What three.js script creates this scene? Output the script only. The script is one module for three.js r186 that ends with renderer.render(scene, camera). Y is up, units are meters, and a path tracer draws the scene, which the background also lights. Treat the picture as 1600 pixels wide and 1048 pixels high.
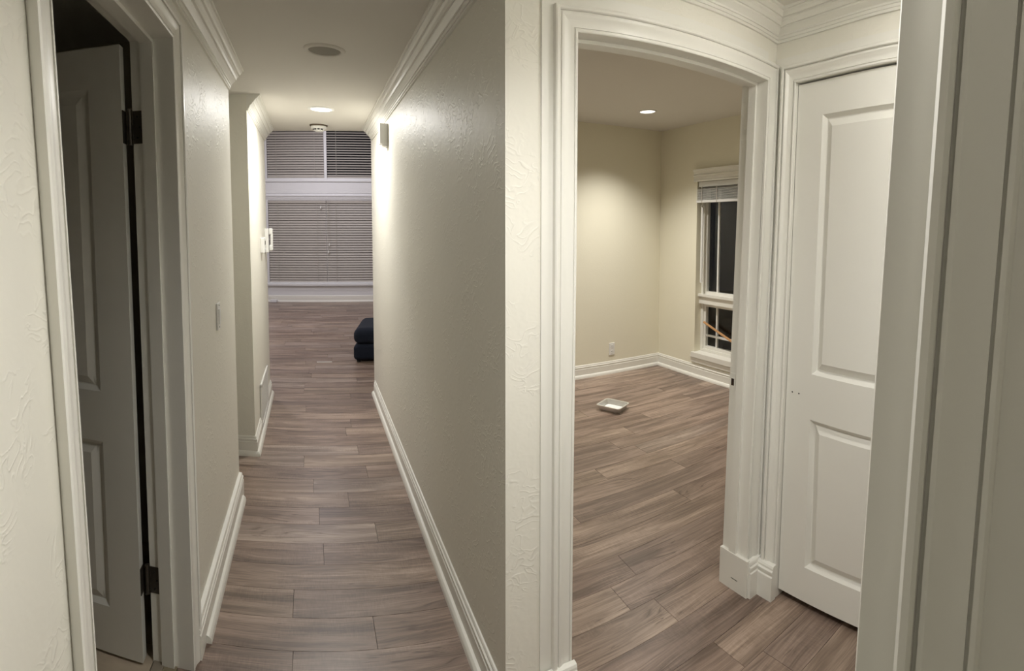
import * as THREE from 'three';
import { mergeGeometries, toCreasedNormals } from 'three/addons/utils/BufferGeometryUtils.js';
import { RoundedBoxGeometry } from 'three/addons/geometries/RoundedBoxGeometry.js';
import { RectAreaLightUniformsLib } from 'three/addons/lights/RectAreaLightUniformsLib.js';

// ---------------------------------------------------------------- camera, night sky, exposure
const EYE = 1.47;
const scene = new THREE.Scene();
scene.background = new THREE.Color().setRGB(0.004, 0.004, 0.005);      // night outside
const camera = new THREE.PerspectiveCamera(2 * Math.atan(524 / 830) * 180 / Math.PI, 1600 / 1048, 0.05, 60);
camera.position.set(0, EYE, 0);
camera.rotation.x = -Math.atan(45 / 830);
camera.setViewOffset(1600, 1048, 0, 129, 1600, 1048);                  // lens shift
scene.add(camera);
const renderer = new THREE.WebGLRenderer({ antialias: true });
renderer.toneMapping = THREE.LinearToneMapping;
renderer.toneMappingExposure = 1.27;
renderer.shadowMap.enabled = true;
RectAreaLightUniformsLib.init();

// hall and room are lamps of the place, the others are added out of view: [x, height, z, candela, colour, half beam angle, softness of its edge]; the high ones are area lights (radiance)
const LAMPS = {
  hall:   [0.085, 2.27, -3.742, 285, [1, 0.99, 0.955]],
  mouthFill:  [0.46, 2.27, -0.40, 6.6, [1, 0.99, 0.965], 1.33, 0.6],  // added out of view to brighten the walls near the viewer
  alcove: [1.15, 2.27, -0.38, 105, [1, 0.985, 0.955]],  // added unseen lamp, brightens the closet door and alcove
  rearFill:   [-0.10, 2.272, 0.75, 12, [1, 0.98, 0.94]],  // weak fill added behind the viewer
  room:   [2.67, 2.42, -3.67, 9.5, [1, 0.97, 0.915], 1.04, 1],
  roomFillB:  [1.35, 2.42, -3.67, 5.0, [1, 0.97, 0.915], 1.1, 1],  // added hidden fill for the empty room
  roomFillC:  [2.67, 2.42, -2.2, 2.2, [1, 0.97, 0.915], 1.1, 1],  // added too, out of view, lifts the empty room
  livingFillA: [0.06, 3.7, -8.5, 240, [0.95, 0.92, 1]],  // added unseen, lights the far end and the floor sheen
  livingFillB: [-1.3, 3.7, -6.6, 520, [0.95, 0.92, 1]],  // added unseen fill for the living room
};

// ---------------------------------------------------------------- plan of the house
// House plan: x to the right, z towards the viewer, metres. The rooms stand on a bowed plan: walls that
// cross the hall are gentle arcs, walls along it run nearly straight, and a few old walls are out of plumb.
const TURN = 313 / 830;
const sstep = (a, b, v) => { const t = Math.min(1, Math.max(0, (v - a) / (b - a))); return t * t * (3 - 2 * t); };
function plan(x, z) { const d = Math.hypot(x, z); return [d * (Math.atan2(x, -z) - TURN), -d]; }
function house(x, y, z) {
  if (x < 0) z += 0.05 * (y - EYE) * sstep(-1.35, -0.9, z);
  else {
    z += 0.035 * (y - EYE) * sstep(-0.6, -0.35, z);
    z += 0.055 * Math.max(0, 1 - ((x - 1.14) / 0.46) ** 2) * sstep(0.3, 1.6, y) * sstep(-1.9, -1.55, z) * sstep(-1.1, -1.35, z);
    if (x > 1.4) x -= 0.035 * sstep(0.1, 0.9, y) * sstep(-1.28, -0.8, z) * sstep(-0.3, -0.6, z);
    x += 0.02 * (y - 1.2) * sstep(0.74, 1.55, x) * sstep(-2.0, -1.55, z) * sstep(-0.35, -0.6, z);
  }
  const p = plan(x, z);
  return [p[0], y, p[1]];
}
let seed = 7;
const rnd = () => { seed = (seed * 1664525 + 1013904223) >>> 0; return seed / 4294967296; };

// ---------------------------------------------------------------- textures
function hash(i, j, s) { let h = Math.imul(i, 374761393) ^ Math.imul(j, 668265263) ^ Math.imul(s, 2147483647 ^ 0x5bd1e995); h = Math.imul(h ^ (h >>> 13), 1274126177); return ((h ^ (h >>> 16)) >>> 0) / 4294967296; }
function vnoise(x, y, px, py, s) {                                     // tileable value noise
  const i = Math.floor(x), j = Math.floor(y); let u = x - i, v = y - j; u = u * u * (3 - 2 * u); v = v * v * (3 - 2 * v);
  const m = (a, n) => ((a % n) + n) % n, i0 = m(i, px), i1 = m(i + 1, px), j0 = m(j, py), j1 = m(j + 1, py);
  return (hash(i0, j0, s) * (1 - u) + hash(i1, j0, s) * u) * (1 - v) + (hash(i0, j1, s) * (1 - u) + hash(i1, j1, s) * u) * v;
}
function fbm(x, y, px, py, s, o = 4) { let a = 0, w = 0.5, n = 0; for (let k = 0; k < o; k++) { a += w * vnoise(x, y, px, py, s + k); n += w; x *= 2; y *= 2; px *= 2; py *= 2; w *= 0.5; } return a / n; }
function dataTex(w, h, fn, srgb) {
  const d = new Uint8Array(w * h * 4);
  for (let j = 0; j < h; j++) for (let i = 0; i < w; i++) { const c = fn(i, j), k = (j * w + i) * 4; d[k] = c[0]; d[k + 1] = c[1]; d[k + 2] = c[2]; d[k + 3] = 255; }
  const t = new THREE.DataTexture(d, w, h); t.wrapS = t.wrapT = THREE.RepeatWrapping; t.magFilter = THREE.LinearFilter; t.minFilter = THREE.LinearMipmapLinearFilter; t.generateMipmaps = true;
  if (srgb) t.colorSpace = THREE.SRGBColorSpace; t.needsUpdate = true; return t;
}
// hand-trowelled wall texture, 1.5 m tile
const N = 1024, trowel = new Float32Array(N * N);
for (let j = 0; j < N; j++) for (let i = 0; i < N; i++) {
  const x = i / N, y = j / N;
  const wx = fbm(x * 14, y * 14, 14, 14, 11, 3), wy = fbm(x * 14, y * 14, 14, 14, 31, 3);
  const a = fbm(x * 60 + wx * 6, y * 80 + wy * 6, 60, 80, 51, 2);
  const ridge = Math.pow(1 - Math.min(1, Math.abs(a - 0.5) * 9), 2);
  const patch = sstep(0.40, 0.60, fbm(x * 16, y * 16, 16, 16, 71, 3));
  trowel[j * N + i] = ridge * patch * 0.5 + fbm(x * 110, y * 110, 110, 110, 91, 2) * 0.22 + fbm(x * 40, y * 40, 40, 40, 95, 2) * 0.2;
}
const trowelTex = dataTex(N, N, (i, j) => { const v = Math.min(255, trowel[j * N + i] * 255); return [v, v, v]; });
// laminate boards: eight strips of 0.155 m, 2.44 m long
const WW = 2048, WH = 1024;
const woodH = new Uint8Array(WW * WH);
const woodTex = dataTex(WW, WH, (i, j) => {
  const x = i / WW, s = Math.floor(j / 128), y = (j % 128) / 128, sd = 100 + s * 40;
  const bend = fbm(x * 5, y * 2 + s * 7, 5, 999, sd, 3) - 0.5;
  const yy = y + bend * 0.42;
  const broad = fbm(x * 5, yy * 3.2 + s * 17, 5, 999, sd + 5, 4);
  const grain = fbm(x * 9, yy * 30 + s * 31, 9, 9999, sd + 9, 3);
  const fine = fbm(x * 46, yy * 95 + s * 53, 46, 9999, sd + 13, 3);
  const saw = vnoise(x * 640, y * 9, 640, 9999, sd + 17);
  const crackN = fbm(x * 5, yy * 8 + s * 23, 5, 9999, sd + 21, 3);
  const crack = Math.pow(1 - Math.min(1, Math.abs(crackN - 0.5) * 40), 1.4) * sstep(0.53, 0.64, fbm(x * 11, y * 2 + s * 3, 11, 999, sd + 25, 2));
  const knotC = vnoise(x * 7, y * 2.2 + s * 5, 7, 999, sd + 41), knot = sstep(0.86, 0.97, knotC);
  const smudge = sstep(0.62, 0.8, fbm(x * 16, y * 5 + s * 5, 16, 999, sd + 29, 3));
  const sawPatch = sstep(0.48, 0.66, fbm(x * 9, y * 2 + s * 13, 9, 999, sd + 33, 2));
  let l = 0.52 + (broad - 0.5) * 0.95 + (grain - 0.5) * 0.5 + (fine - 0.5) * 0.38 + (saw - 0.5) * 0.13 * sawPatch;
  l = l * (1 - 0.75 * crack) * (1 - 0.28 * smudge) * (1 - 0.4 * knot);
  woodH[j * WW + i] = Math.max(0, Math.min(255, 150 + (fine - 0.5) * 90 + (grain - 0.5) * 60 - crack * 130));
  const t = Math.max(0, Math.min(1, l));
  return [93 + 98 * t, 78 + 94 * t, 68 + 90 * t];
}, true);
const woodBump = dataTex(WW, WH, (i, j) => { const v = woodH[j * WW + i]; return [v, v, v]; });
const brushTex = dataTex(256, 256, (i, j) => { const v = 120 + 90 * (fbm(i / 256 * 4, j / 256 * 40, 4, 40, 301, 3) - 0.5); return [v, v, v]; });
const tileTex = dataTex(512, 512, (i, j) => { const v = fbm(i / 512 * 5, j / 512 * 9, 5, 9, 333, 5) - 0.5; return [172 + 46 * v, 158 + 44 * v, 138 + 42 * v]; }, true);
const weaveTex = dataTex(128, 128, (i, j) => { const v = 128 + 60 * Math.sin(i * Math.PI / 4) * Math.sin(j * Math.PI / 4) + 50 * (hash(i, j, 9) - 0.5); return [v, v, v]; });

// ---------------------------------------------------------------- materials
const std = (c, r, o = {}) => new THREE.MeshStandardMaterial({ color: new THREE.Color(c), roughness: r, ...o });
const M = {
  wall: std('#eae7dc', 0.48, { bumpMap: trowelTex, bumpScale: 0.0018 }),
  wallSmooth: std('#eae7dc', 0.6, { bumpMap: trowelTex, bumpScale: 0.0012 }),
  roomWall: std('#ebe6d2', 0.6, { bumpMap: trowelTex, bumpScale: 0.0006 }),
  ceiling: std('#dfdbd3', 0.8, { bumpMap: trowelTex, bumpScale: 0.0006 }),
  trim: std('#eae8e0', 0.38),
  doorPaint: std('#e8e6de', 0.34),
  white: std('#e8e7e3', 0.4),
  coolWhite: std('#e4e4e6', 0.45),
  bathWall: std('#c9c4b6', 0.7),
  subfloor: std('#33291f', 0.9),
  tile: std('#ffffff', 0.35, { map: tileTex }),
  grout: std('#837a6c', 0.95),
  bronze: std('#4d473f', 0.4, { metalness: 0.55 }),
  slat: std('#bbb5ae', 0.55),
  cord: std('#b9b3aa', 0.8),
  glass: new THREE.MeshPhysicalMaterial({ color: 0xffffff, roughness: 0.02, transmission: 1, thickness: 0, ior: 1.3 }),
  lens: std('#ffffff', 0.5, { emissive: new THREE.Color(1, 0.97, 0.88), emissiveIntensity: 3 }),
  grey: std('#6a6a60', 0.85), mesh: std('#98948a', 0.9),
  dark: std('#15130f', 0.8),
  stickWood: std('#b88a58', 0.6),
  navy: std('#0d1626', 0.95, { bumpMap: weaveTex, bumpScale: 0.0006 }),
  alu: std('#e6e6e4', 0.42, { metalness: 1, bumpMap: brushTex, bumpScale: 0.0004 }),
  whitePatch: std('#eeece6', 0.8),
  brass: std('#b8a888', 0.35, { metalness: 0.9 }),
  night: std('#1a1b18', 0.95),
  thresholdA: std('#8b8172', 0.5), thresholdB: std('#857a62', 0.5),
};
const PLANK = ['#ffffff', '#f2ece8', '#e8e1dc', '#f9f5ee', '#e2dcd9', '#fffaf4'].map(c => std(c, 0.34, { map: woodTex, bumpMap: woodBump, bumpScale: 0.0004 }));

// ---------------------------------------------------------------- builders
const used = {};
const numbered = n => { const k = used[n] = (used[n] ?? -1) + 1; return k ? n + '_' + String(k).padStart(3, '0') : n; };
function signedVolume(g) {
  const p = g.attributes.position, ix = g.index, n = ix ? ix.count : p.count; let v = 0;
  const A = new THREE.Vector3(), B = new THREE.Vector3(), C = new THREE.Vector3();
  for (let i = 0; i < n; i += 3) { const [a, b, c] = ix ? [ix.getX(i), ix.getX(i + 1), ix.getX(i + 2)] : [i, i + 1, i + 2]; A.fromBufferAttribute(p, a); B.fromBufferAttribute(p, b); C.fromBufferAttribute(p, c); v += A.dot(B.cross(C)); }
  return v;
}
function finish(g, crease = 0.6) {                                     // outward faces, creased normals
  let f = g.index ? g.toNonIndexed() : g;
  if (signedVolume(f) < 0) {
    for (const k of Object.keys(f.attributes)) { const a = f.attributes[k], s = a.itemSize, d = a.array; for (let i = 0; i < a.count; i += 3) for (let c = 0; c < s; c++) { const t = d[(i + 1) * s + c]; d[(i + 1) * s + c] = d[(i + 2) * s + c]; d[(i + 2) * s + c] = t; } }
  }
  f.deleteAttribute('normal'); f.computeVertexNormals();
  return toCreasedNormals(f, crease);
}
const idm = (x, y, z) => [x, y, z];
function warp(g, map) { const p = g.attributes.position; for (let i = 0; i < p.count; i++) { const q = map(p.getX(i), p.getY(i), p.getZ(i)); p.setXYZ(i, q[0], q[1], q[2]); } return g; }
// box in house metres, subdivided so that it follows the bowed plan; uv in wall-texture tiles of `tile` metres
function hbox(x0, x1, y0, y1, z0, z1, { map = house, seg = 0.09, tile = 1.5, segY = 1 } = {}) {
  const w = x1 - x0, h = y1 - y0, d = z1 - z0, n = v => Math.max(1, Math.min(60, Math.ceil(v / seg)));
  const g = new THREE.BoxGeometry(w, h, d, map === idm ? 1 : n(w), segY, map === idm ? 1 : n(d)); g.translate((x0 + x1) / 2, (y0 + y1) / 2, (z0 + z1) / 2);
  const p = g.attributes.position, nn = g.attributes.normal, uv = g.attributes.uv;
  for (let i = 0; i < p.count; i++) {
    const ax = Math.abs(nn.getX(i)), ay = Math.abs(nn.getY(i));
    const [u, v] = ay > 0.5 ? [p.getX(i), p.getZ(i)] : ax > 0.5 ? [p.getZ(i) + 0.37, p.getY(i)] : [p.getX(i) + 0.71, p.getY(i)];
    uv.setXY(i, u / tile, v / tile);
  }
  return finish(warp(g, map));
}
// profile [s,t] swept along a mitred path [a,b]; s is the offset to the left of travel, t goes to to3(a,b,t)
function sweep(path, prof, to3, { map = house, seg = 0.07, closed = false } = {}) {
  const n = path.length, off = [];
  const dir = (i, j) => { const dx = path[j][0] - path[i][0], dy = path[j][1] - path[i][1], l = Math.hypot(dx, dy); return [-dy / l, dx / l]; };
  for (let i = 0; i < n; i++) {
    const A = i > 0 || closed ? dir((i - 1 + n) % n, i) : null, B = i < n - 1 || closed ? dir(i, (i + 1) % n) : null;
    if (A && B) { const k = 1 + A[0] * B[0] + A[1] * B[1]; off.push([(A[0] + B[0]) / k, (A[1] + B[1]) / k]); } else off.push(A || B);
  }
  const st = []; const last = closed ? n : n - 1;
  for (let i = 0; i < last; i++) {
    const j = (i + 1) % n, L = Math.hypot(path[j][0] - path[i][0], path[j][1] - path[i][1]), m = Math.max(1, Math.ceil(L / seg));
    for (let k = 0; k < m; k++) st.push([i, j, k / m]);
  }
  st.push(closed ? [0, 1 % n, 0] : [n - 2, n - 1, 1]);
  const pt = (q, pr) => { const [i, j, t] = q, f = (a, c) => path[a][c] + off[a][c] * pr[0]; return to3(f(i, 0) * (1 - t) + f(j, 0) * t, f(i, 1) * (1 - t) + f(j, 1) * t, pr[1]); };
  const pos = [], uv = [], push = (v, a, b) => { pos.push(...map(...v)); uv.push(a, b); };
  const m = prof.length;
  for (let k = 0; k < st.length - 1; k++) for (let q = 0; q < m; q++) {
    const r = (q + 1) % m, a = pt(st[k], prof[q]), b = pt(st[k], prof[r]), c = pt(st[k + 1], prof[r]), d = pt(st[k + 1], prof[q]);
    const u0 = k * seg, u1 = u0 + seg, v0 = q * 0.02, v1 = v0 + 0.02;
    push(a, u0, v0); push(b, u0, v1); push(c, u1, v1); push(a, u0, v0); push(c, u1, v1); push(d, u1, v0);
  }
  if (!closed) {
    const tri = THREE.ShapeUtils.triangulateShape(prof.map(q => new THREE.Vector2(q[0], q[1])), []);
    const area = THREE.ShapeUtils.area(prof.map(q => new THREE.Vector2(q[0], q[1])));
    for (const [e, f] of [[st[0], 1], [st[st.length - 1], 0]]) for (const t of tri) {
      const o = (f ^ (area > 0 ? 0 : 1)) ? [t[0], t[2], t[1]] : t; for (const i of o) push(pt(e, prof[i]), prof[i][0], prof[i][1]);
    }
  }
  const g = new THREE.BufferGeometry(); g.setAttribute('position', new THREE.Float32BufferAttribute(pos, 3)); g.setAttribute('uv', new THREE.Float32BufferAttribute(uv, 2));
  return finish(g, 0.38);
}
function obj(name, geos, mat, parent = scene) {
  const g = Array.isArray(geos) ? (geos.length > 1 ? mergeGeometries(geos.map(q => { const c = q.index ? q.toNonIndexed() : q; for (const k of Object.keys(c.attributes)) if (!['position', 'normal', 'uv'].includes(k)) c.deleteAttribute(k); return c; })) : geos[0]) : geos;
  const m = new THREE.Mesh(g, mat); m.name = parent === scene ? numbered(name) : name; parent.add(m); return m;
}
function struct(name, geos, mat, label) { const m = obj(name, geos, mat); m.userData.kind = 'structure'; if (label) m.userData.label = label; return m; }
function sgroup(name, label) { const g = new THREE.Group(); g.name = numbered(name); g.userData.kind = 'structure'; if (label) g.userData.label = label; scene.add(g); return g; }
function thing(name, label, category, at, dir = [1, 0], group) {       // a group at house point `at`, its local x along house direction `dir`
  const g = new THREE.Group(); g.name = numbered(name); g.userData = { label, category }; if (group) g.userData.group = group;
  if (at) { const a = house(...at), b = house(at[0] + dir[0] * 0.02, at[1], at[2] + dir[1] * 0.02); g.position.set(...a); g.rotation.y = -Math.atan2(b[2] - a[2], b[0] - a[0]); }
  scene.add(g); return g;
}
const tag = (o, label, category, group) => { o.userData.label = label; o.userData.category = category; if (group) o.userData.group = group; return o; };
const rbox = (w, h, d, r, x = 0, y = 0, z = 0) => { const g = new RoundedBoxGeometry(w, h, d, 3, r); g.translate(x, y, z); return g; };
const box = (w, h, d, x = 0, y = 0, z = 0) => { const g = new THREE.BoxGeometry(w, h, d); g.translate(x, y, z); return g; };
const cyl = (r, h, x = 0, y = 0, z = 0, ax = 'y', n = 20) => { const g = new THREE.CylinderGeometry(r, r, h, n); if (ax === 'x') g.rotateZ(Math.PI / 2); if (ax === 'z') g.rotateX(Math.PI / 2); g.translate(x, y, z); return g; };
const lathe = (pts, n = 40) => new THREE.LatheGeometry(pts.map(p => new THREE.Vector2(...p)), n);

// ---------------------------------------------------------------- lamps
function ceilingLamp(key, label, r = 0.085) {
  const [x, y, z, L, c, ang, pen] = LAMPS[key];
  const t = thing('ceiling_light', label, 'light', key === 'rearFill' ? null : [x, y, z]); if (key === 'rearFill') t.position.set(x, y, z);
  obj('trim_ring', lathe([[r * 0.8, -0.004], [r * 0.84, -0.008], [r * 0.94, -0.008], [r, -0.003], [r, 0]]), M.white, t);
  const lens = obj('lens', lathe([[0, -0.0045], [r * 0.78, -0.0045], [r * 0.81, -0.004], [r * 0.81, -0.001], [0, -0.001]]), M.lens, t);
  lens.castShadow = false;
  const p = [t.position.x, y - 0.014, t.position.z], col = new THREE.Color().setRGB(...c);
  if (ang) {
    const l = new THREE.SpotLight(col, L, 0, ang, pen, 2); l.position.set(...p); l.target.position.set(p[0], 0, p[2]); l.shadow.radius = r * 0.7 / 0.02; l.castShadow = true; l.shadow.mapSize.set(1024, 1024); scene.add(l, l.target);
    l.name = 'ceiling_light_beam';
  } else { const l = new THREE.RectAreaLight(col, L, r * 1.4, r * 1.4); l.position.set(...p); l.lookAt(p[0], 0, p[2]); scene.add(l); }
  return t;
}
ceilingLamp('hall', 'round glowing recessed ceiling light in the hallway, in front of the smoke detector', 0.087);
ceilingLamp('room', 'round glowing recessed ceiling light in the empty room behind the doorway', 0.075);
ceilingLamp('alcove', 'added unseen round ceiling light above the white panelled closet door', 0.085);
ceilingLamp('mouthFill', 'added unseen round ceiling light over the hall just in front of the viewer', 0.085);
ceilingLamp('rearFill', 'added unseen round fill light in the hall ceiling behind the viewer', 0.085);
ceilingLamp('roomFillB', 'added second round ceiling light in the empty room, hidden behind the doorway wall left', 0.075);
ceilingLamp('roomFillC', 'added third round ceiling light in the empty room, hidden above the doorway head', 0.075);
ceilingLamp('livingFillA', 'added unseen round ceiling light high over the far living room, close to the far window', 0.12);
ceilingLamp('livingFillB', 'added round ceiling light high over the far living room, out of sight on the left', 0.12);

// ---------------------------------------------------------------- room dimensions
const HC = 2.27, RC = 2.42, LC = 3.72;                                 // ceilings: hall, room, living room
const XL = -0.42, XL2 = -0.385, XR = 0.525, ZD = -1.376, XC = 1.60, ZB = -4.38, XW = 3.37, ZE = -4.5, ZF = -10;

// ---------------------------------------------------------------- floor
const floor = struct('floor', new THREE.BoxGeometry(11, 0.12, 13.5).translate(1.2, -0.072, -5), M.subfloor, 'grey brown wood-look plank floor');
{
  const joints = { 0: 0.20, 1: -0.10, 2: 0.62, 4: 0.281, 6: 0.169, 7: -0.018, 8: 0.30, 9: -0.076, 10: 0.274, 12: 0.215, 13: 0.262, 15: -0.074 };
  const jointsRoom = { 0: 1.26, 2: 1.824, 3: 1.242, 5: 1.594, 1: 2.25, 4: 2.05 };
  const zone = (zm) => zm > ZD - 0.06 ? [[XL - 0.047, XC + 0.1]] : zm > -2.8 ? [[XL - 0.047, XR + 0.06], [XR + 0.06, XW + 0.03]] : zm > -3.3 ? [[-1.5, XR + 0.06], [XR + 0.06, XW + 0.03]] : zm > -4.4 ? [[XL2 - 0.02, XR + 0.06], [XR + 0.06, XW + 0.03]] : zm > ZE ? [[XL2 - 0.02, XR + 0.06]] : [[-1.75, 2.1]];
  for (let k = -9; k < 54; k++) {
    const za = -1.752 - 0.155 * k, zb = za - 0.155; if (zb < ZF + 0.001 - 0.12) break;
    const off = (rnd() + k * 0.37) % 1.22;
    for (const [xa, xb] of zone((za + zb) / 2)) {
      const j0 = (xa > 0.4 ? jointsRoom[k] : joints[k]) ?? off; let cuts = [xa];
      for (let x = j0 - 1.22 * 4; x < xb - 0.02; x += 1.22) if (x > xa + 0.02) cuts.push(x);
      cuts.push(xb);
      for (let c = 0; c < cuts.length - 1; c++) {
        const x0 = cuts[c] + 0.0008, x1 = cuts[c + 1] - 0.0008, w = x1 - x0, zm = (za + zb) / 2, far = zm < -4.6;
        const g = new THREE.BoxGeometry(w, 0.012, 0.155 - 0.0016, Math.max(1, Math.ceil(w / (far ? 0.4 : 0.12))), 1, 1); g.translate((x0 + x1) / 2, -0.006, zm);
        const p = g.attributes.position, uv = g.attributes.uv, strip = Math.floor(rnd() * 8), uo = rnd();
        for (let i = 0; i < p.count; i++) uv.setXY(i, p.getX(i) / 2.44 + uo, (strip + 0.02 + 0.96 * Math.min(1, Math.max(0, (za - p.getZ(i)) / 0.155))) / 8);
        obj('plank', finish(warp(g, house), 0.5), PLANK[Math.floor(rnd() * PLANK.length)], floor);
      }
    }
  }
}
// bathroom tiles behind the left door, threshold strips
{
  const f = struct('floor_bathroom', hbox(-2.0, XL - 0.128, -0.014, -0.006, -2.25, -0.36), M.grout, 'beige tiled bathroom floor');
  for (let i = 0; i < 5; i++) for (let j = 0; j < 7; j++) { const x = -0.553 - i * 0.305, z = -1.69 + (3 - j) * 0.305; if (z > -0.4 || z < -2.2) continue; obj('tile', hbox(x - 0.301, x, -0.008, 0.001, z - 0.301, z, { tile: 0.6 }), M.tile, f); }
  const t = sgroup('trim_threshold', 'two narrow floor strips across the left doorway');
  obj('strip', hbox(-0.548, -0.512, -0.008, 0.006, -1.62, -0.84), M.thresholdA, t);
  obj('strip', hbox(-0.511, -0.468, -0.008, 0.004, -1.62, -0.84), M.thresholdB, t);
}

// ---------------------------------------------------------------- walls and ceilings
const LO0 = -0.832, LO1 = -1.62, LOH = 2.045;                          // left doorway opening
struct('wall_left', [
  hbox(XL - 0.13, XL, 0, HC, LO0 + 0.018, -0.355), hbox(XL - 0.13, XL, LOH + 0.018, HC, LO1 - 0.018, LO0 + 0.018), hbox(XL - 0.13, XL, 0, HC, -2.80, LO1 - 0.018),
], M.wall, 'textured off-white left wall of the hall');
struct('wall_left_far', [hbox(-0.51, XL2, 0, HC, ZE - 0.03, -3.30), hbox(-1.5, -0.51, 0, HC, -3.42, -3.30)], M.wallSmooth, 'off-white left wall at the far end of the hall');
struct('wall_niche', [hbox(-1.5, XL - 0.13, 0, HC, -2.80, -2.68), hbox(-1.62, -1.5, 0, HC, -3.42, -2.68)], M.wallSmooth);
struct('wall_right', hbox(XR, 0.648, 0, HC + 0.2, ZE, ZD), M.wall, 'textured off-white right wall of the hall');
const DO0 = 0.738, DO1 = 1.527, DOH = 2.015;                           // right doorway opening
struct('wall_doorway', [
  hbox(0.648, DO0 - 0.018, 0, HC + 0.2, ZD - 0.125, ZD), hbox(DO1 + 0.018, XC, 0, HC + 0.2, ZD - 0.125, ZD), hbox(DO0 - 0.018, DO1 + 0.018, DOH + 0.018, HC + 0.2, ZD - 0.125, ZD),
], M.wallSmooth, 'off-white wall around the doorway to the empty room');
const CO0 = -1.268, CO1 = -0.42, COH = 2.005;                         // closet door opening
struct('wall_closet', [
  hbox(XC, XC + 0.12, 0, HC, ZD - 0.125, CO0 - 0.016), hbox(XC, XC + 0.12, COH + 0.016, HC, CO0 - 0.016, CO1 + 0.016), hbox(XC, XC + 0.12, 0, HC, CO1 + 0.016, -0.14),
], M.wallSmooth, 'off-white wall around the closet door');
struct('wall_alcove', hbox(0.452, XC, 0, HC, -0.24, -0.13), M.wallSmooth, 'wall end beside the viewer on the right');
struct('wall_closet_back', hbox(XC + 0.6, XC + 0.66, 0, HC, CO0 - 0.1, CO1 + 0.1), M.bathWall);
// empty room
struct('wall_room_back', hbox(0.648, XW + 0.12, 0, RC + 0.05, ZB - 0.11, ZB), M.roomWall, 'warm off-white back wall of the empty room');
const WO0 = -3.81, WO1 = -3.02, WB = 0.235, WT = 1.872;                // room window opening
struct('wall_room_right', [
  hbox(XW, XW + 0.14, 0, RC + 0.05, ZB - 0.11, WO0), hbox(XW, XW + 0.14, 0, WB, WO0, WO1), hbox(XW, XW + 0.14, WT, RC + 0.05, WO0, WO1), hbox(XW, XW + 0.14, 0, RC + 0.05, WO1, ZD - 0.02),
], M.roomWall, 'warm off-white window wall of the empty room');
struct('wall_room_front', hbox(XC - 0.01, XW + 0.14, 0, RC + 0.05, ZD - 0.125, ZD - 0.005), M.roomWall);
struct('ceiling_room', hbox(0.60, XW + 0.14, RC, RC + 0.1, ZB - 0.11, ZD - 0.1, { seg: 0.15 }), M.ceiling, 'plain ceiling of the empty room');
// hall ceiling, bathroom, space around the viewer
struct('ceiling', [hbox(-2.1, XC + 0.12, HC, HC + 0.12, ZD - 0.06, -0.13, { seg: 0.12 }), hbox(-1.62, 0.6, HC, HC + 0.12, -4.62, ZD - 0.06, { seg: 0.12 })], M.ceiling, 'low plain hallway ceiling');
struct('wall_bathroom', [hbox(-2.1, -2.0, 0, HC, -2.4, -0.3), hbox(-2.0, XL - 0.13, 0, HC, -2.4, -2.25), hbox(-2.0, XL - 0.13, 0, HC, -0.36, -0.26)], M.bathWall, 'unlit bathroom walls');
{
  const a = house(XL, 1, -0.355), W = (x0, x1, y0, y1, z0, z1) => hbox(x0, x1, y0, y1, z0, z1, { map: idm });
  struct('wall_back', [W(a[0] - 0.13, a[0] - 0.004, 0, HC, a[2] - 0.03, 1.3), W(0.52, 0.64, 0, HC, -0.52, 1.3), W(a[0] - 0.13, 0.64, 0, HC, 1.3, 1.42)], M.wallSmooth, 'walls behind the viewer');
  struct('ceiling_back', W(a[0] - 0.13, 1.6, HC + 0.002, HC + 0.12, -0.75, 1.42), M.ceiling);
}
// living room
const FO = { x0: -0.84, x1: 1.42, l0: 0.345, l1: 1.945, u0: 2.30, u1: 3.45 };
struct('wall_far', [
  hbox(-2.2, FO.x0, 0, LC, ZF - 0.15, ZF), hbox(FO.x1, 3.2, 0, LC, ZF - 0.15, ZF), hbox(FO.x0, FO.x1, 0, FO.l0, ZF - 0.15, ZF), hbox(FO.x0, FO.x1, FO.l1, FO.u0, ZF - 0.15, ZF), hbox(FO.x0, FO.x1, FO.u1, LC, ZF - 0.15, ZF),
], M.coolWhite, 'white window wall of the far living room');
struct('wall_living', [
  hbox(-2.34, -2.2, 0, LC, ZF - 0.15, ZE - 0.1, { seg: 0.3 }), hbox(3.2, 3.34, 0, LC, ZF - 0.15, ZE - 0.1, { seg: 0.3 }),
  hbox(-2.34, -0.51, 0, LC, -4.65, -4.53, { seg: 0.2 }), hbox(0.53, 3.34, 0, LC, -4.62, -4.5, { seg: 0.2 }), hbox(-0.51, 0.53, HC + 0.12, LC, -4.62, -4.5, { seg: 0.2 }),
], M.wallSmooth, 'side walls of the living room');
struct('ceiling_living', hbox(-2.34, 3.34, LC, LC + 0.1, ZF - 0.15, -4.5, { seg: 0.4 }), M.ceiling);

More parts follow.
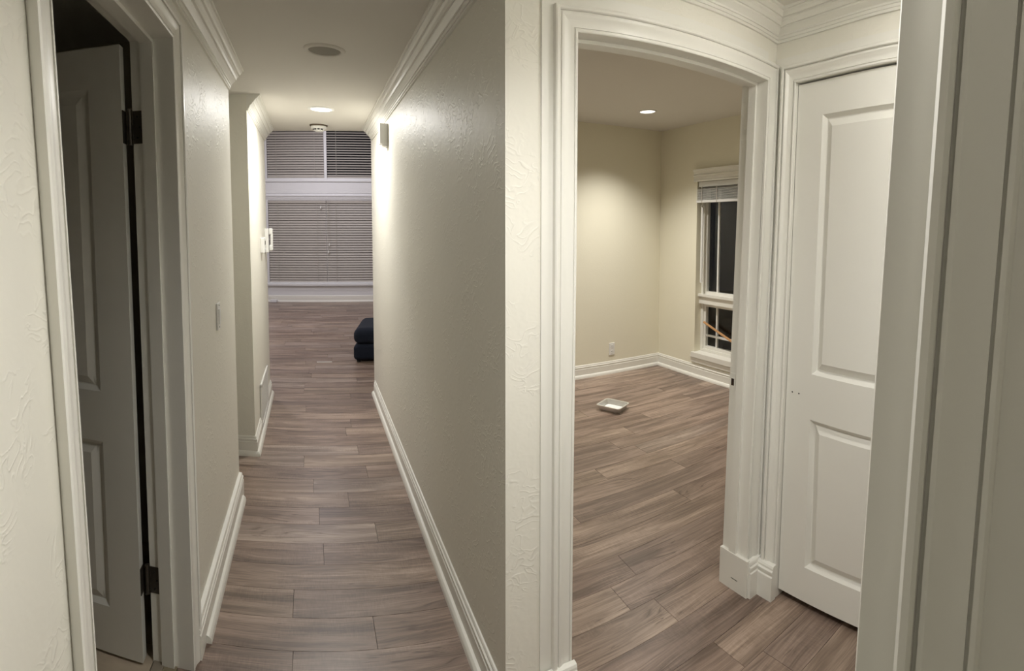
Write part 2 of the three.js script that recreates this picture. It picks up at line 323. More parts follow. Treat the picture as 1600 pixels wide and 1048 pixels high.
// ---------------------------------------------------------------- trim
const CASING = [[0, 0], [0, 0.009], [0.003, 0.011], [0.008, 0.011], [0.008, 0.0075], [0.012, 0.0075], [0.012, 0.010], [0.022, 0.0105], [0.032, 0.0125], [0.040, 0.0165], [0.045, 0.0185], [0.050, 0.0185], [0.050, 0.0145], [0.055, 0.0145], [0.055, 0.020], [0.058, 0.0235], [0.065, 0.0235], [0.069, 0.021], [0.070, 0.016], [0.070, 0]];
const BAND = [[0.070, 0], [0.070, 0.006], [0.109, 0.006], [0.111, 0.004], [0.111, 0]];
const BASE = [[0, 0], [0.015, 0], [0.015, 0.084], [0.0105, 0.087], [0.0105, 0.094], [0.0135, 0.096], [0.0135, 0.103], [0.008, 0.107], [0.008, 0.114], [0.005, 0.120], [0, 0.122]];
const SHOE = [[0.0148, 0], [0.034, 0], [0.0335, 0.010], [0.030, 0.019], [0.024, 0.026], [0.0148, 0.030]];
const CROWN = [[0, 0], [0.009, 0], [0.009, 0.010], [0.013, 0.010], [0.015, 0.020], [0.019, 0.020], [0.019, 0.027], [0.027, 0.036], [0.036, 0.043], [0.036, 0.049], [0.043, 0.049], [0.048, 0.060], [0.055, 0.066], [0.055, 0.072], [0.063, 0.072], [0.068, 0.080], [0.075, 0.085], [0.075, 0.090], [0.082, 0.090], [0.084, 0.098], [0, 0.098]];
const onFloor = (a, b, t) => [a, t, b];                                // path in plan, t is height
const crownAt = h => (a, b, t) => [a, h - 0.098 + t, b];
const plate = pts => pts.map(([s, t]) => [s, t]);
const alongZ = (x, s) => (a, b, t) => [x + s * t, b, a];               // path in (z, y) on a wall x = const, s its facing
const alongX = (z) => (a, b, t) => [a, b, z + t];                      // path in (x, y) on a wall z = const facing the viewer
// crown mouldings
struct('trim_crown_left', sweep([[XL, -0.355], [XL, -2.80]].reverse().map(p => p), CROWN.map(([s, t]) => [-s, t]), crownAt(HC)), M.trim, 'stepped white crown moulding on the left wall');
struct('trim_crown_left_far', sweep([[XL2, -4.53], [XL2, -3.302]], CROWN.map(([s, t]) => [-s, t]), crownAt(HC)), M.trim, 'short white crown moulding at the far left end of the hall');
struct('trim_crown_right', sweep([[XR, ZE], [XR, ZD], [XC, ZD], [XC, -0.242]], CROWN, crownAt(HC)), M.trim, 'white crown moulding along the right hall wall and around the alcove');
// baseboards and shoe mouldings
function baseboard(name, path, side = 1, shoe = true, label) {
  const g = sgroup(name, label), f = p => p.map(([s, t]) => [s * side, t]);
  obj('board', sweep(path, f(BASE), onFloor), M.trim, g); if (shoe) obj('shoe_moulding', sweep(shoe === true ? path : shoe, f(SHOE), onFloor), M.trim, g);
}
{
  const g = sgroup('baseboard_left', 'white baseboard of the left wall');
  const thick = BASE.slice(1, -1).map(([s, t]) => [-s - 0.010, t]);
  obj('board', sweep([[XL, -2.795], [XL, -1.668]], [[0, 0], ...thick, [0, 0.122]], onFloor), M.trim, g);
  obj('shoe_moulding', sweep([[XL, -2.73], [XL, -1.745]], SHOE.map(([s, t]) => [-s - 0.010, t]), onFloor), M.trim, g);
}
baseboard('baseboard_left_far', [[XL2, -3.62], [XL2, -3.30], [-1.4, -3.30]], -1, [[XL2, -4.53], [XL2, -3.30], [-1.4, -3.30]].map(p => p), 'white baseboard at the wall corner beyond the opening');
baseboard('baseboard_left_end', [[XL2, -4.53], [XL2, -4.20]], -1, false, 'short white baseboard piece beyond the floor grille');
baseboard('baseboard_right', [[XR, ZE], [XR, ZD], [0.642, ZD]], 1, [[XR, ZE - 0.005], [XR, ZD], [0.642, ZD]], 'long white baseboard of the right hall wall');
baseboard('baseboard_room', [[0.66, ZB], [XW, ZB], [XW, -1.6]], 1, true, 'white baseboard around the empty room');
baseboard('baseboard_far', [[-2.15, ZF], [3.15, ZF]], 1, true, 'white baseboard under the far windows');
// door casings
const U = (a0, a1, h) => [[a0, 0.0], [a0, h], [a1, h], [a1, 0.0]];
{
  const g = sgroup('trim_doorway', 'moulded white casing around the doorway to the empty room');
  obj('casing', sweep(U(DO0, DO1, DOH).map(p => p), CASING, alongX(ZD)), M.trim, g);
  obj('flat_band', sweep([[DO0, 0], [DO0, DOH], [DO1, DOH]], BAND.map(([s, t]) => [Math.min(s, 0.106), t]), alongX(ZD)), M.trim, g);
  const jx = (x0, x1, y0, y1, z0, z1) => hbox(x0, x1, y0, y1, z0, z1);
  obj('jamb', [jx(DO0 - 0.018, DO0, 0, DOH + 0.018, ZD - 0.127, ZD + 0.001), jx(DO1, DO1 + 0.018, 0, DOH + 0.018, ZD - 0.127, ZD + 0.001), jx(DO0, DO1, DOH, DOH + 0.018, ZD - 0.127, ZD + 0.001)], M.trim, g);
  obj('door_stop', [jx(DO0, DO0 + 0.011, 0, DOH, ZD - 0.083, ZD - 0.045), jx(DO1 - 0.011, DO1, 0, DOH, ZD - 0.083, ZD - 0.045), jx(DO0, DO1, DOH - 0.011, DOH, ZD - 0.083, ZD - 0.045)], M.trim, g);
  const P = BASE.map(([s, t]) => [s, t * 1.17]);
  obj('plinth', sweep([[0.630, ZD + 0.012], [DO0 + 0.006, ZD + 0.012]], [...P.map(([s, t]) => [s + 0.012, t]), [0, P[P.length - 1][1]], [0, 0]], onFloor), M.trim, g);
  obj('plinth', [sweep([[DO1 - 0.006, ZD + 0.012], [XC - 0.004, ZD + 0.012]], [[0, 0], ...P.map(([s, t]) => [s + 0.012, t]), [0, P[P.length - 1][1]]], onFloor), hbox(DO1 - 0.014, DO1, 0, 0.147, ZD - 0.127, ZD + 0.026)], M.trim, g);
  obj('scuff', hbox(DO1 - 0.0148, DO1 - 0.0138, 0.046, 0.049, ZD - 0.06, ZD - 0.025), M.grey, g);
}
{
  const g = sgroup('trim_closet', 'moulded white casing around the closet door');
  const p = U(CO0, CO1, COH).map(([a, b]) => [a, b]);
  obj('casing', sweep(p, CASING, alongZ(XC, -1)), M.trim, g);
  obj('flat_band', sweep(p, BAND.map(([s, t]) => [Math.min(s, 0.104), t]), alongZ(XC, -1)), M.trim, g);
  obj('jamb', [hbox(XC - 0.001, XC + 0.12, 0, COH + 0.016, CO0 - 0.016, CO0), hbox(XC - 0.001, XC + 0.12, 0, COH + 0.016, CO1, CO1 + 0.016), hbox(XC - 0.001, XC + 0.12, COH, COH + 0.016, CO0, CO1)], M.trim, g);
  obj('door_stop', [hbox(XC + 0.05, XC + 0.08, 0, COH, CO0, CO0 + 0.011), hbox(XC + 0.05, XC + 0.08, 0, COH, CO1 - 0.011, CO1), hbox(XC + 0.05, XC + 0.08, COH - 0.011, COH, CO0, CO1)], M.trim, g);
  obj('plinth', sweep([[XC - 0.012, ZD + 0.03], [XC - 0.012, CO0 + 0.004]], [[0, 0], ...BASE.map(([s, t]) => [s + 0.012, t * 1.12]), [0, 0.137]].map(([s, t]) => [s, t]), onFloor), M.trim, g);
}
{
  const g = sgroup('trim_left_doorway', 'white casing and jamb of the left doorway');
  const far = [[0, 0], ...CASING.slice(1, -1), [0.070, 0]];
  const lc = a => [a, 0];
  obj('casing', sweep([[LO1, 0], [LO1, LOH], [LO0, LOH]], far, alongZ(XL, 1)), M.trim, g);
  obj('flat_band', sweep([[LO1, 0], [LO1, LOH], [LO0, LOH]], BAND, alongZ(XL, 1)), M.trim, g);
  obj('casing', sweep([[LO0, LOH], [LO0, 0]], CASING.map(([s, t]) => [s * 1.1, t * 0.98]), alongZ(XL, 1)), M.trim, g);
  obj('jamb', [hbox(XL - 0.132, XL + 0.001, 0, LOH + 0.018, LO1 - 0.018, LO1), hbox(XL - 0.132, XL + 0.001, 0, LOH + 0.018, LO0, LO0 + 0.018), hbox(XL - 0.132, XL + 0.001, LOH, LOH + 0.018, LO1, LO0)], M.trim, g);
  obj('door_stop', [hbox(XL - 0.098, XL - 0.056, 0, LOH, LO1, LO1 + 0.012), hbox(XL - 0.098, XL - 0.056, LOH - 0.012, LOH, LO1, LO0), hbox(XL - 0.098, XL - 0.056, 0, LOH, LO0 - 0.012, LO0)], M.trim, g);
}
{
  const g = sgroup('trim_near', 'out of focus white door casing close to the viewer on the right');
  obj('casing', sweep([[-0.112, HC], [-0.112, 0]].reverse().map(p => p), CASING.map(([s, t]) => [s * 1.13, t]), alongZ(0.452, -1)), M.trim, g);
  obj('flat_band', sweep([[-0.112, 0], [-0.112, HC]], BAND.map(([s, t]) => [s * 1.15, t]), alongZ(0.452, -1)), M.trim, g);
  obj('jamb', hbox(0.447, 0.60, 0, HC, -0.112, -0.05), M.trim, g);
}

// ---------------------------------------------------------------- panelled doors
// u across, v up, w depth behind the face; panels are [u0,u1,v0,v1]
const RINGS = [[0, 0], [0.002, 0.002], [0.015, 0.0135], [0.019, 0.0140], [0.046, 0.002]];
function panelDoor(root, W, H, T, panels, to3) {
  const us = new Set([0, W]), vs = new Set([0, H]);
  for (let u = 0.06; u < W; u += 0.06) us.add(u);
  for (const [a, b, c, d] of panels) for (const [r] of RINGS) { us.add(a + r); us.add(b - r); vs.add(c + r); vs.add(d - r); }
  const clean = s => [...s].sort((a, b) => a - b).filter((v, i, l) => i === 0 || v - l[i - 1] > 1e-5);
  const U = clean(us), V = clean(vs);
  const depth = (u, v) => {
    for (const [a, b, c, d] of panels) {
      const m = Math.min(u - a, b - u, v - c, d - v); if (m < -1e-6) continue;
      for (let i = 1; i < RINGS.length; i++) if (m <= RINGS[i][0] + 1e-7) { const [r0, w0] = RINGS[i - 1], [r1, w1] = RINGS[i]; return w0 + (w1 - w0) * (m - r0) / (r1 - r0); }
      return RINGS[RINGS.length - 1][1];
    } return 0;
  };
  const inside = (u, v) => panels.findIndex(([a, b, c, d]) => u > a && u < b && v > c && v < d);
  const sets = [[], ...panels.map(() => [])];
  for (let i = 0; i < U.length - 1; i++) for (let j = 0; j < V.length - 1; j++) {
    const q = [[U[i], V[j]], [U[i + 1], V[j]], [U[i + 1], V[j + 1]], [U[i], V[j + 1]]].map(([u, v]) => [u, v, depth(u, v)]);
    const t = Math.abs(q[0][2] - q[2][2]) >= Math.abs(q[1][2] - q[3][2]) ? [0, 1, 2, 0, 2, 3] : [0, 1, 3, 1, 2, 3];
    const k = inside((U[i] + U[i + 1]) / 2, (V[j] + V[j + 1]) / 2) + 1;
    for (const n of t) sets[k].push(q[n]);
  }
  const quad = (a, b, c, d) => sets[0].push(a, b, c, a, c, d);
  for (let i = 0; i < U.length - 1; i++) { const a = U[i], b = U[i + 1]; quad([b, 0, T], [a, 0, T], [a, H, T], [b, H, T]); quad([a, 0, T], [b, 0, T], [b, 0, 0], [a, 0, 0]); quad([a, H, 0], [b, H, 0], [b, H, T], [a, H, T]); }
  quad([0, 0, T], [0, 0, 0], [0, H, 0], [0, H, T]); quad([W, 0, 0], [W, 0, T], [W, H, T], [W, H, 0]);
  sets.forEach((s, n) => {
    const pos = [], uv = []; for (const [u, v, w] of s) { pos.push(...house(...to3(u, v, w))); uv.push(u, v); }
    let g = new THREE.BufferGeometry(); g.setAttribute('position', new THREE.Float32BufferAttribute(pos, 3)); g.setAttribute('uv', new THREE.Float32BufferAttribute(uv, 2));
    g.computeVertexNormals(); g = toCreasedNormals(g, 0.25);
    obj(n ? 'panel' : 'slab', g, M.doorPaint, root);
  });
}
{
  const d = sgroup('door_left', 'white two-panel bathroom door standing open in the left doorway');
  const hx = -0.577, zf = -1.588;
  panelDoor(d, 0.74, 2.018, 0.035, [[0.112, 0.63, 0.905, 1.89], [0.112, 0.63, 0.164, 0.735]].map(([a, b, c, e]) => [0.74 - b, 0.74 - a, c, e]), (u, v, w) => [hx - 0.74 + u, 0.012 + v, zf - w]);
  for (const [y0, y1] of [[0.243, 0.333], [1.725, 1.828]]) {
    const h = obj('hinge', [hbox(hx, hx + 0.0022, y0, y1, zf - 0.034, zf - 0.002), hbox(XL - 0.131, XL - 0.0985, y0, y1, LO1, LO1 + 0.0022)], M.bronze, d); h.userData.label = 'dark bronze butt hinge';
    const p = house(-0.5605, (y0 + y1) / 2, LO1 + 0.004); const a = obj('pin', mergeGeometries([cyl(0.0055, y1 - y0 + 0.004, ...p), cyl(0.007, 0.004, p[0], y1 + 0.004, p[2]), cyl(0.007, 0.004, p[0], y0 - 0.003, p[2])]), M.bronze, h);
    const sc = []; for (const yy of [0.18, 0.5, 0.82]) { const s = house(XL - 0.116 + (yy === 0.5 ? 0.008 : 0), y0 + (y1 - y0) * yy, LO1 + 0.003); sc.push(cyl(0.0035, 0.002, ...s, 'z', 10)); }
    obj('screw', mergeGeometries(sc), M.dark, h);
  }
}
{
  const d = sgroup('door_closet', 'closed white two-panel closet door');
  const W = CO1 - CO0 - 0.006;
  panelDoor(d, W, 1.967, 0.035, [[0.122, W - 0.122, 0.876, 1.840], [0.122, W - 0.122, 0.132, 0.704]], (u, v, w) => [XC + 0.008 + w, 0.032 + v, CO0 + 0.003 + u]);
  for (const [z, y] of [[-1.235, 0.823], [-1.202, 0.823]]) { const p = house(XC + 0.0078, y, z); obj('screw_hole', new THREE.SphereGeometry(0.0026, 10, 8).translate(...p), M.dark, d); }
}

// ---------------------------------------------------------------- room window
{
  const w = sgroup('window_room', 'tall white window with muntins in the empty room');
  const X = XW + 0.085, b = (x0, x1, y0, y1, z0, z1) => hbox(x0, x1, y0, y1, z0, z1, { seg: 0.2 });
  obj('head_casing', sweep([[WO0 - 0.03, 1.87], [WO1 + 0.03, 1.87]], [[0, 0], [0, 0.022], [0.012, 0.024], [0.020, 0.018], [0.045, 0.018], [0.050, 0.026], [0.062, 0.026], [0.070, 0.018], [0.088, 0.020], [0.100, 0.032], [0.116, 0.034], [0.118, 0]], alongZ(XW, -1)), M.trim, w);
  obj('frame', [b(X - 0.01, X + 0.05, WB, WT, WO0, WO0 + 0.035), b(X - 0.01, X + 0.05, WB, WT, WO1 - 0.035, WO1), b(X - 0.01, X + 0.05, WT - 0.035, WT, WO0, WO1), b(X - 0.01, X + 0.05, WB, WB + 0.03, WO0, WO1)], M.trim, w);
  obj('mid_rail', [b(X - 0.035, X + 0.05, 0.705, 0.795, WO0, WO1), b(X - 0.05, X - 0.03, 0.775, 0.80, WO0, WO1)], M.trim, w);
  const z0 = WO0 + 0.035, z1 = WO1 - 0.035;
  for (const [y0, y1] of [[WB + 0.03, 0.705], [0.795, WT - 0.035]]) obj('sash', [b(X, X + 0.035, y0, y1, z0, z0 + 0.028), b(X, X + 0.035, y0, y1, z1 - 0.028, z1), b(X, X + 0.035, y0, y0 + 0.028, z0, z1), b(X, X + 0.035, y1 - 0.028, y1, z0, z1)], M.trim, w);
  for (const z of [-3.604, -3.31]) for (const [y0, y1] of [[WB + 0.05, 0.69], [0.81, WT - 0.05]]) obj('muntin', b(X + 0.008, X + 0.028, y0, y1, z - 0.009, z + 0.009), M.white, w);
  obj('muntin', b(X + 0.009, X + 0.027, 0.385, 0.403, z0 + 0.02, z1 - 0.02), M.white, w);
  obj('pane', b(X + 0.016, X + 0.019, WB + 0.04, 0.70, z0 + 0.02, z1 - 0.02), M.glass, w); obj('pane', b(X + 0.016, X + 0.019, 0.80, WT - 0.04, z0 + 0.02, z1 - 0.02), M.glass, w);
  obj('stool', b(XW - 0.03, X - 0.012, WB - 0.03, WB + 0.004, WO0 - 0.02, WO1 + 0.02), M.trim, w);
  obj('apron', sweep([[WO0 - 0.03, WB - 0.03], [WO1 + 0.03, WB - 0.03]], [[0, 0], [0, 0.03], [-0.012, 0.03], [-0.02, 0.018], [-0.06, 0.018], [-0.068, 0.012], [-0.074, 0]].map(([s, t]) => [s, t]), alongZ(XW, -1)), M.trim, w);
  tag(obj('wooden_stick', (() => { const a = new THREE.Vector3(...house(XW + 0.05, 0.53, -3.735)), c = new THREE.Vector3(...house(XW + 0.05, 0.30, -3.06)), l = a.distanceTo(c); const g = new RoundedBoxGeometry(0.028, l, 0.02, 2, 0.004); g.applyQuaternion(new THREE.Quaternion().setFromUnitVectors(new THREE.Vector3(0, 1, 0), c.clone().sub(a).normalize())); g.translate((a.x + c.x) / 2, (a.y + c.y) / 2, (a.z + c.z) / 2); return g; })(), M.stickWood), 'bare wooden stick wedged diagonally across the lower window sash', 'stick');
  // raised blind and its wand
  const t = thing('window_blind', 'raised white slatted blind bunched at the top of the room window', 'blind');
  obj('head_rail', b(XW + 0.012, XW + 0.065, 1.822, 1.868, WO0 + 0.008, WO1 - 0.008), M.white, t);
  for (let i = 0; i < 11; i++) obj('slat', b(XW - 0.018 + (i % 2) * 0.002, XW + 0.034, 1.700 + i * 0.0095, 1.7035 + i * 0.0095, WO0 + 0.012, WO1 - 0.012), M.white, t);
  obj('bottom_rail', b(XW - 0.020, XW + 0.036, 1.672, 1.695, WO0 + 0.012, WO1 - 0.012), M.white, t);
  for (const z of [-3.72, -3.52, -3.15]) obj('cord', b(XW - 0.022, XW - 0.020, 1.668, 1.825, z - 0.004, z + 0.004), M.cord, t);
  const q = house(XW + 0.03, 1.25, WO0 + 0.045), r = house(XW + 0.03, 1.64, WO0 + 0.045);
  obj('wand', [cyl(0.011, 0.72, q[0], 1.27, q[2]), new THREE.TorusGeometry(0.012, 0.006, 10, 18).translate(r[0], 1.637, r[2])], M.white, t);
  const dk = tag(obj('hedge', new THREE.IcosahedronGeometry(0.45, 4), M.night), 'dark bush outside the lower window pane', 'bush'); const hp = house(XW + 0.75, 0.1, -3.5); dk.position.set(...hp);
  { const p = dk.geometry.attributes.position; for (let i = 0; i < p.count; i++) { const s = 1 + 0.25 * (vnoise(p.getX(i) * 9 + 50, p.getY(i) * 9 + p.getZ(i) * 7 + 50, 999, 999, 5) - 0.5); p.setXYZ(i, p.getX(i) * s, p.getY(i) * s, p.getZ(i) * s); } dk.geometry = finish(dk.geometry, 0.3); }
}

// ---------------------------------------------------------------- far windows and blinds
{
  const b = (x0, x1, y0, y1, z0, z1) => hbox(x0, x1, y0, y1, z0, z1, { seg: 0.2 });
  const mx = 0.283;
  for (const [nm, y0, y1, lb] of [['window_far_lower', FO.l0, FO.l1, 'wide far living room window behind closed blinds'], ['window_far_upper', FO.u0, FO.u1, 'upper far living room window behind half open blinds']]) {
    const w = sgroup(nm, lb);
    obj('frame', [b(FO.x0, FO.x0 + 0.03, y0, y1, ZF - 0.14, ZF + 0.006), b(FO.x1 - 0.03, FO.x1, y0, y1, ZF - 0.14, ZF + 0.006), b(FO.x0, FO.x1, y1 - 0.03, y1, ZF - 0.14, ZF + 0.006), b(FO.x0, FO.x1, y0, y0 + 0.03, ZF - 0.14, ZF + 0.006)], M.coolWhite, w);
    obj('mullion', b(mx - 0.026, mx + 0.026, y0, y1, ZF - 0.14, nm === 'window_far_upper' ? ZF + 0.012 : ZF - 0.06), M.coolWhite, w);
    for (const [a, c] of [[FO.x0 + 0.02, mx - 0.02], [mx + 0.02, FO.x1 - 0.02]]) obj('pane', b(a, c, y0 + 0.02, y1 - 0.02, ZF - 0.11, ZF - 0.106), M.glass, w);
    if (nm === 'window_far_lower') obj('sill', b(FO.x0 - 0.04, FO.x1 + 0.04, y0 - 0.035, y0, ZF - 0.02, ZF + 0.05), M.coolWhite, w);
  }
  const tr = sgroup('trim_far_window', 'white band and ledges between the far windows');
  obj('head_casing', [b(FO.x0 - 0.05, FO.x1 + 0.05, 1.945, 1.99, ZF, ZF + 0.02), b(FO.x0 - 0.06, FO.x1 + 0.06, 1.99, 2.012, ZF, ZF + 0.04)], M.coolWhite, tr);
  obj('band', b(FO.x0 - 0.05, FO.x1 + 0.05, 2.05, 2.245, ZF, ZF + 0.012), M.coolWhite, tr);
  obj('ledge', [b(FO.x0 - 0.06, FO.x1 + 0.06, 2.262, 2.30, ZF, ZF + 0.03)], M.coolWhite, tr);
  function blind(x0, x1, yb, yt, tilt, label, mat, pulls) {
    const t = thing('window_blind', label, 'blind');
    const g = new THREE.BoxGeometry(x1 - x0, 0.003, 0.05, 5, 1, 4), p = g.attributes.position, c = Math.cos(tilt), s = Math.sin(tilt);
    for (let i = 0; i < p.count; i++) { const z = p.getZ(i), y = p.getY(i) + 0.004 * (1 - (z / 0.025) ** 2); p.setXYZ(i, p.getX(i) + (x0 + x1) / 2, y * c - z * s, ZF - 0.028 + z * c + y * s); }
    const sg = finish(warp(g, house));
    obj('head_rail', b(x0, x1, yt - 0.045, yt, ZF - 0.055, ZF - 0.004), mat, t);
    for (let y = yb + 0.045; y < yt - 0.05; y += 0.0468) { const m = obj('slat', sg, mat, t); m.position.y = y; }
    obj('bottom_rail', b(x0, x1, yb, yb + 0.022, ZF - 0.05, ZF - 0.006), mat, t);
    for (const u of [0.16, 0.84]) obj('ladder_cord', b(x0 + (x1 - x0) * u - 0.003, x0 + (x1 - x0) * u + 0.003, yb + 0.01, yt - 0.02, ZF - 0.004, ZF - 0.001), M.cord, t);
    for (const [x, y] of pulls) { const q = house(x, 0, ZF + 0.006); obj('pull_cord', cyl(0.002, yt - y, q[0], (yt + y) / 2, q[2], 'y', 6), M.cord, t); obj('tassel', lathe([[0, -0.03], [0.014, -0.028], [0.012, 0], [0.005, 0.022], [0, 0.024]], 12).translate(q[0], y, q[2]), M.white, t); }
  }
  const A = M.slat;
  blind(FO.x0 + 0.034, mx - 0.03, FO.u0 + 0.035, FO.u1 - 0.035, 0.95, 'half closed slatted blind of the upper far window, left of the mullion', A, []);
  blind(mx + 0.03, FO.x1 - 0.034, FO.u0 + 0.035, FO.u1 - 0.035, 0.55, 'more open slatted blind of the upper far window, with dark gaps, right of the mullion', A, []);
  blind(FO.x0 + 0.034, mx - 0.004, FO.l0 + 0.004, FO.l1 - 0.035, 1.02, 'closed slatted blind of the lower far window, left half', A, [[mx - 0.1, 1.79]]);
  blind(mx + 0.004, FO.x1 - 0.034, FO.l0 + 0.004, FO.l1 - 0.035, 1.0, 'closed slatted blind of the lower far window, right half with hanging pull cords', A, [[mx + 0.05, 1.09], [mx + 0.03, 0.95]]);
}

// ---------------------------------------------------------------- things in the hall
{
  const t = thing('ceiling_speaker', 'round grey grille with a pale rim in the hallway ceiling nearest the viewer', 'speaker', [0.077, HC, -2.49]);
  obj('rim', lathe([[0.070, -0.004], [0.074, -0.009], [0.086, -0.008], [0.092, -0.003], [0.0925, 0]]), M.ceiling, t);
  obj('grille', lathe([[0, -0.005], [0.071, -0.004], [0.071, -0.001], [0, -0.001]]), M.mesh, t);
}
{
  const t = thing('smoke_detector', 'small white round smoke detector on the hall ceiling behind the glowing light', 'smoke detector', [0.075, HC, -4.36]);
  obj('base_plate', lathe([[0, -0.008], [0.068, -0.008], [0.070, 0], [0, 0]]), std('#6b5d4d', 0.8), t);
  const b = obj('body', lathe([[0, -0.052], [0.030, -0.050], [0.040, -0.042], [0.044, -0.030], [0.058, -0.026], [0.060, -0.010], [0.056, -0.007], [0, -0.007]]), M.white, t);
  for (const a of [-0.9, -0.3, 0.3, 0.9]) { const s = obj('slot', box(0.016, 0.009, 0.006, 0, -0.036, 0.0425), M.dark, b); s.rotation.y = a; }
}
{
  const t = thing('chime_box', 'small white box mounted high on the right hall wall near its end', 'box', [XR, 2.075, -3.60], [0, 1]);
  obj('cover', rbox(0.085, 0.135, 0.055, 0.006, 0, 0, 0.0275), M.white, t);
  obj('base', box(0.078, 0.02, 0.04, 0, -0.075, 0.02), M.white, t);
}
{
  const t = thing('light_switch', 'narrow white light switch plate on the left hall wall', 'light switch', [XL, 1.065, -2.285], [0, -1]);
  obj('plate', rbox(0.072, 0.118, 0.007, 0.003, 0, 0, 0.0035), M.white, t);
  obj('rocker', rbox(0.033, 0.066, 0.008, 0.002, 0, 0, 0.007), M.white, t);
  for (const y of [-0.048, 0.048]) obj('screw', cyl(0.003, 0.002, 0, y, 0.0075, 'z', 10), M.grey, t);
}
{
  const t = thing('thermostat', 'white wall thermostat left of the handset at the far left wall end', 'thermostat', [XL2, 1.31, -4.02], [0, -1]);
  obj('housing', rbox(0.13, 0.115, 0.028, 0.006, 0, 0, 0.014), M.white, t);
  obj('screen', box(0.06, 0.03, 0.002, 0, 0.018, 0.0285), M.grey, t);
  for (const x of [-0.03, 0, 0.03]) obj('button', box(0.016, 0.008, 0.003, x, -0.03, 0.029), M.coolWhite, t);
}
{
  const t = thing('wall_intercom', 'white wall intercom handset at the far left wall end beside the thermostat', 'intercom', [XL2, 1.335, -4.36], [0, -1]);
  obj('base', rbox(0.10, 0.20, 0.03, 0.008, 0, 0, 0.015), M.white, t);
  obj('handset', [rbox(0.05, 0.17, 0.018, 0.008, -0.01, 0.01, 0.052), rbox(0.055, 0.055, 0.03, 0.012, -0.01, 0.075, 0.046), rbox(0.055, 0.05, 0.03, 0.012, -0.01, -0.06, 0.046)], M.white, t);
  obj('keypad', box(0.02, 0.06, 0.002, 0.036, -0.03, 0.031), M.dark, t);
}
{
  const t = thing('vent_grille', 'white return air grille low on the far left hall wall', 'vent', [XL2, 0.0, -3.91], [0, -1]);
  const w = 0.58, y0 = 0.035, y1 = 0.345;
  obj('frame', [rbox(w, 0.024, 0.012, 0.003, 0, y1 - 0.012, 0.008), rbox(w, 0.024, 0.012, 0.003, 0, y0 + 0.012, 0.008), rbox(0.024, y1 - y0, 0.012, 0.003, -w / 2 + 0.012, (y0 + y1) / 2, 0.008), rbox(0.024, y1 - y0, 0.012, 0.003, w / 2 - 0.012, (y0 + y1) / 2, 0.008)], M.white, t);
  obj('duct', box(w - 0.03, y1 - y0 - 0.03, 0.008, 0, (y0 + y1) / 2, 0.0045), M.dark, t);
  for (let i = 0; i < 12; i++) obj('louvre', box(w - 0.04, 0.009, 0.002, 0, y0 + 0.036 + i * 0.0217, 0.0092), M.white, t);
  for (let i = 0; i < 15; i++) obj('bar', box(0.012, y1 - y0 - 0.04, 0.0025, -w / 2 + 0.045 + i * 0.035, (y0 + y1) / 2, 0.0095), M.white, t);
}
// ---------------------------------------------------------------- things in the rooms
{
  const t = thing('power_outlet', 'white electrical outlet low on the back wall of the empty room', 'outlet', [2.787, 0.24, ZB], [1, 0]);
  obj('plate', rbox(0.07, 0.118, 0.007, 0.003, 0, 0, 0.0035), M.white, t);
  for (const y of [-0.026, 0.026]) { const s = obj('socket', rbox(0.032, 0.030, 0.006, 0.002, 0, y, 0.006), M.white, t); for (const x of [-0.007, 0.007]) obj('slot', box(0.002, 0.009, 0.001, x, y + 0.003, 0.0093), M.dark, s); }
}
{
  const t = tag(obj('strike_plate', [hbox(DO1 - 0.0016, DO1, 0.798, 0.868, ZD - 0.122, ZD - 0.092), hbox(DO1 - 0.0026, DO1 - 0.0014, 0.817, 0.849, ZD - 0.116, ZD - 0.099)], M.trim), 'small painted strike plate on the right jamb of the doorway', 'strike plate');
  obj('latch_hole', hbox(DO1 - 0.0032, DO1 - 0.0024, 0.819, 0.847, ZD - 0.115, ZD - 0.100), std('#2b1a10', 0.9), t);
}
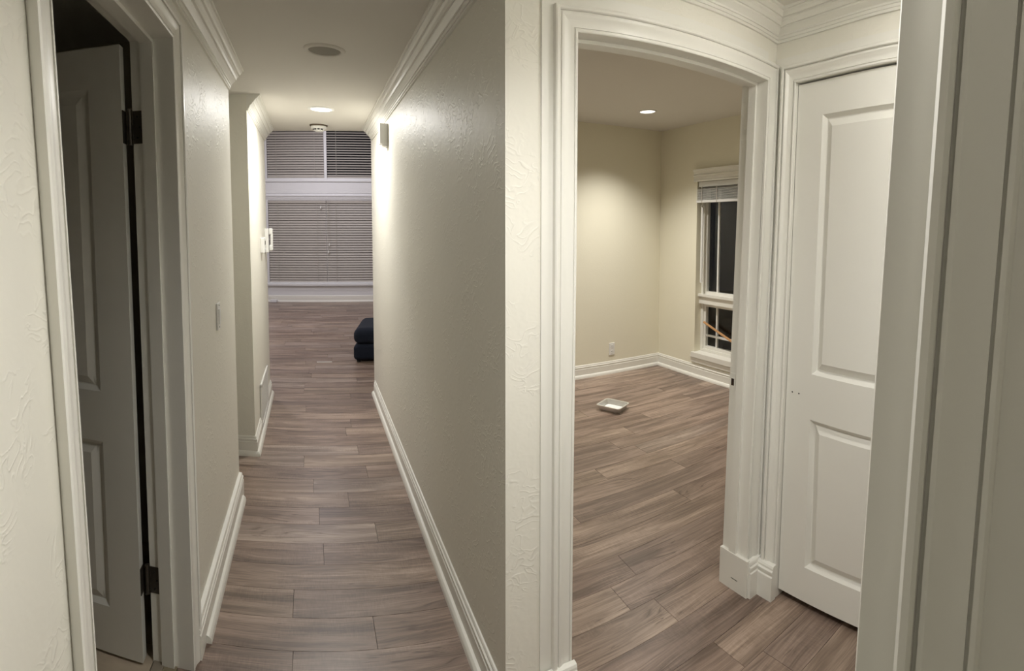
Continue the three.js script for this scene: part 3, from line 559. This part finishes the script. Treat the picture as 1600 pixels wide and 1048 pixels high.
{
  // foil pan: a square dish with a flat rim
  const t = thing('foil_pan', 'shallow square aluminium pan lying on the floor of the empty room', 'pan', [2.245, 0, -3.50]);
  t.rotation.y += 0.42;
  const ring = (h, y, r, n = 6) => { const o = []; for (let k = 0; k < 4; k++) for (let i = 0; i <= n; i++) { const a = k * Math.PI / 2 + i / n * Math.PI / 2; o.push([(h - r) * Math.sign(Math.cos(k * Math.PI / 2 + Math.PI / 4)) + r * Math.cos(a), y, (h - r) * Math.sign(Math.sin(k * Math.PI / 2 + Math.PI / 4)) + r * Math.sin(a)]); } return o; };
  const loft = rings => { const pos = [], uv = [], m = rings[0].length; const P = (v, i, j) => { pos.push(...v); uv.push(v[0] * 4, v[2] * 4); };
    for (let i = 0; i < rings.length - 1; i++) for (let j = 0; j < m; j++) { const k = (j + 1) % m, a = rings[i][j], b = rings[i][k], c = rings[i + 1][k], d = rings[i + 1][j]; [a, b, c, a, c, d].forEach(v => P(v)); }
    for (const [r, f] of [[rings[0], 0], [rings[rings.length - 1], 1]]) { const c = [0, r[0][1], 0]; for (let j = 0; j < m; j++) { const k = (j + 1) % m; (f ? [c, r[j], r[k]] : [c, r[k], r[j]]).forEach(v => P(v)); } }
    const g = new THREE.BufferGeometry(); g.setAttribute('position', new THREE.Float32BufferAttribute(pos, 3)); g.setAttribute('uv', new THREE.Float32BufferAttribute(uv, 2)); return finish(g, 0.5); };
  obj('dish', loft([ring(0.082, 0.001, 0.02), ring(0.092, 0.040, 0.024), ring(0.102, 0.042, 0.026), ring(0.102, 0.0435, 0.026), ring(0.091, 0.0425, 0.023), ring(0.081, 0.004, 0.019)]), M.alu, t);
  obj('liner', loft([ring(0.074, 0.0045, 0.016), ring(0.0745, 0.0065, 0.016)]), M.whitePatch, t).userData.label = 'white bottom of the pan';
}
{
  const t = thing('ottoman', 'dark navy upholstered ottoman on the living room floor at the hall end', 'ottoman', [0.90, 0, -5.92]);
  const w = 0.78, d = 0.74;
  const puff = (h, y, r, n) => { const g = new RoundedBoxGeometry(w, h, d, 8, r), p = g.attributes.position; for (let i = 0; i < p.count; i++) { const x = p.getX(i), yy = p.getY(i), z = p.getZ(i); if (yy > 0 && n) p.setY(i, yy + 0.02 * Math.cos(x / w * 2.6) * Math.cos(z / d * 2.6) - 0.008 * Math.abs(Math.sin(x * 12)) * Math.abs(Math.sin(z * 12))); } g.translate(0, y, 0); g.computeVertexNormals(); return g; };
  obj('base', puff(0.17, 0.105, 0.045, false), M.navy, t);
  obj('seat_cushion', puff(0.17, 0.275, 0.07, true), M.navy, t);
  for (const [x, z] of [[-1, -1], [1, -1], [-1, 1], [1, 1]]) obj('foot', cyl(0.02, 0.022, x * 0.34, 0.011, z * 0.32), M.dark, t);
}
{
  const t = tag(obj('glint_strip', hbox(0.028, 0.19, 0.0, 0.004, -5.60, -5.586), M.whitePatch), 'thin white strip standing in for a glint on the living room floor left of the ottoman', 'whitePatch');  // floor glint built as a white strip
  const g = thing('doorstop_box', 'small grey box on the floor at the far baseboard', 'box', [-0.735, 0, ZF + 0.09]);
  obj('body', rbox(0.12, 0.05, 0.06, 0.008, 0, 0.025, 0), M.coolWhite, g);
}

scene.traverse(o => { if (o.isMesh) { o.castShadow = o.castShadow !== false || true; o.receiveShadow = true; } });
renderer.render(scene, camera);
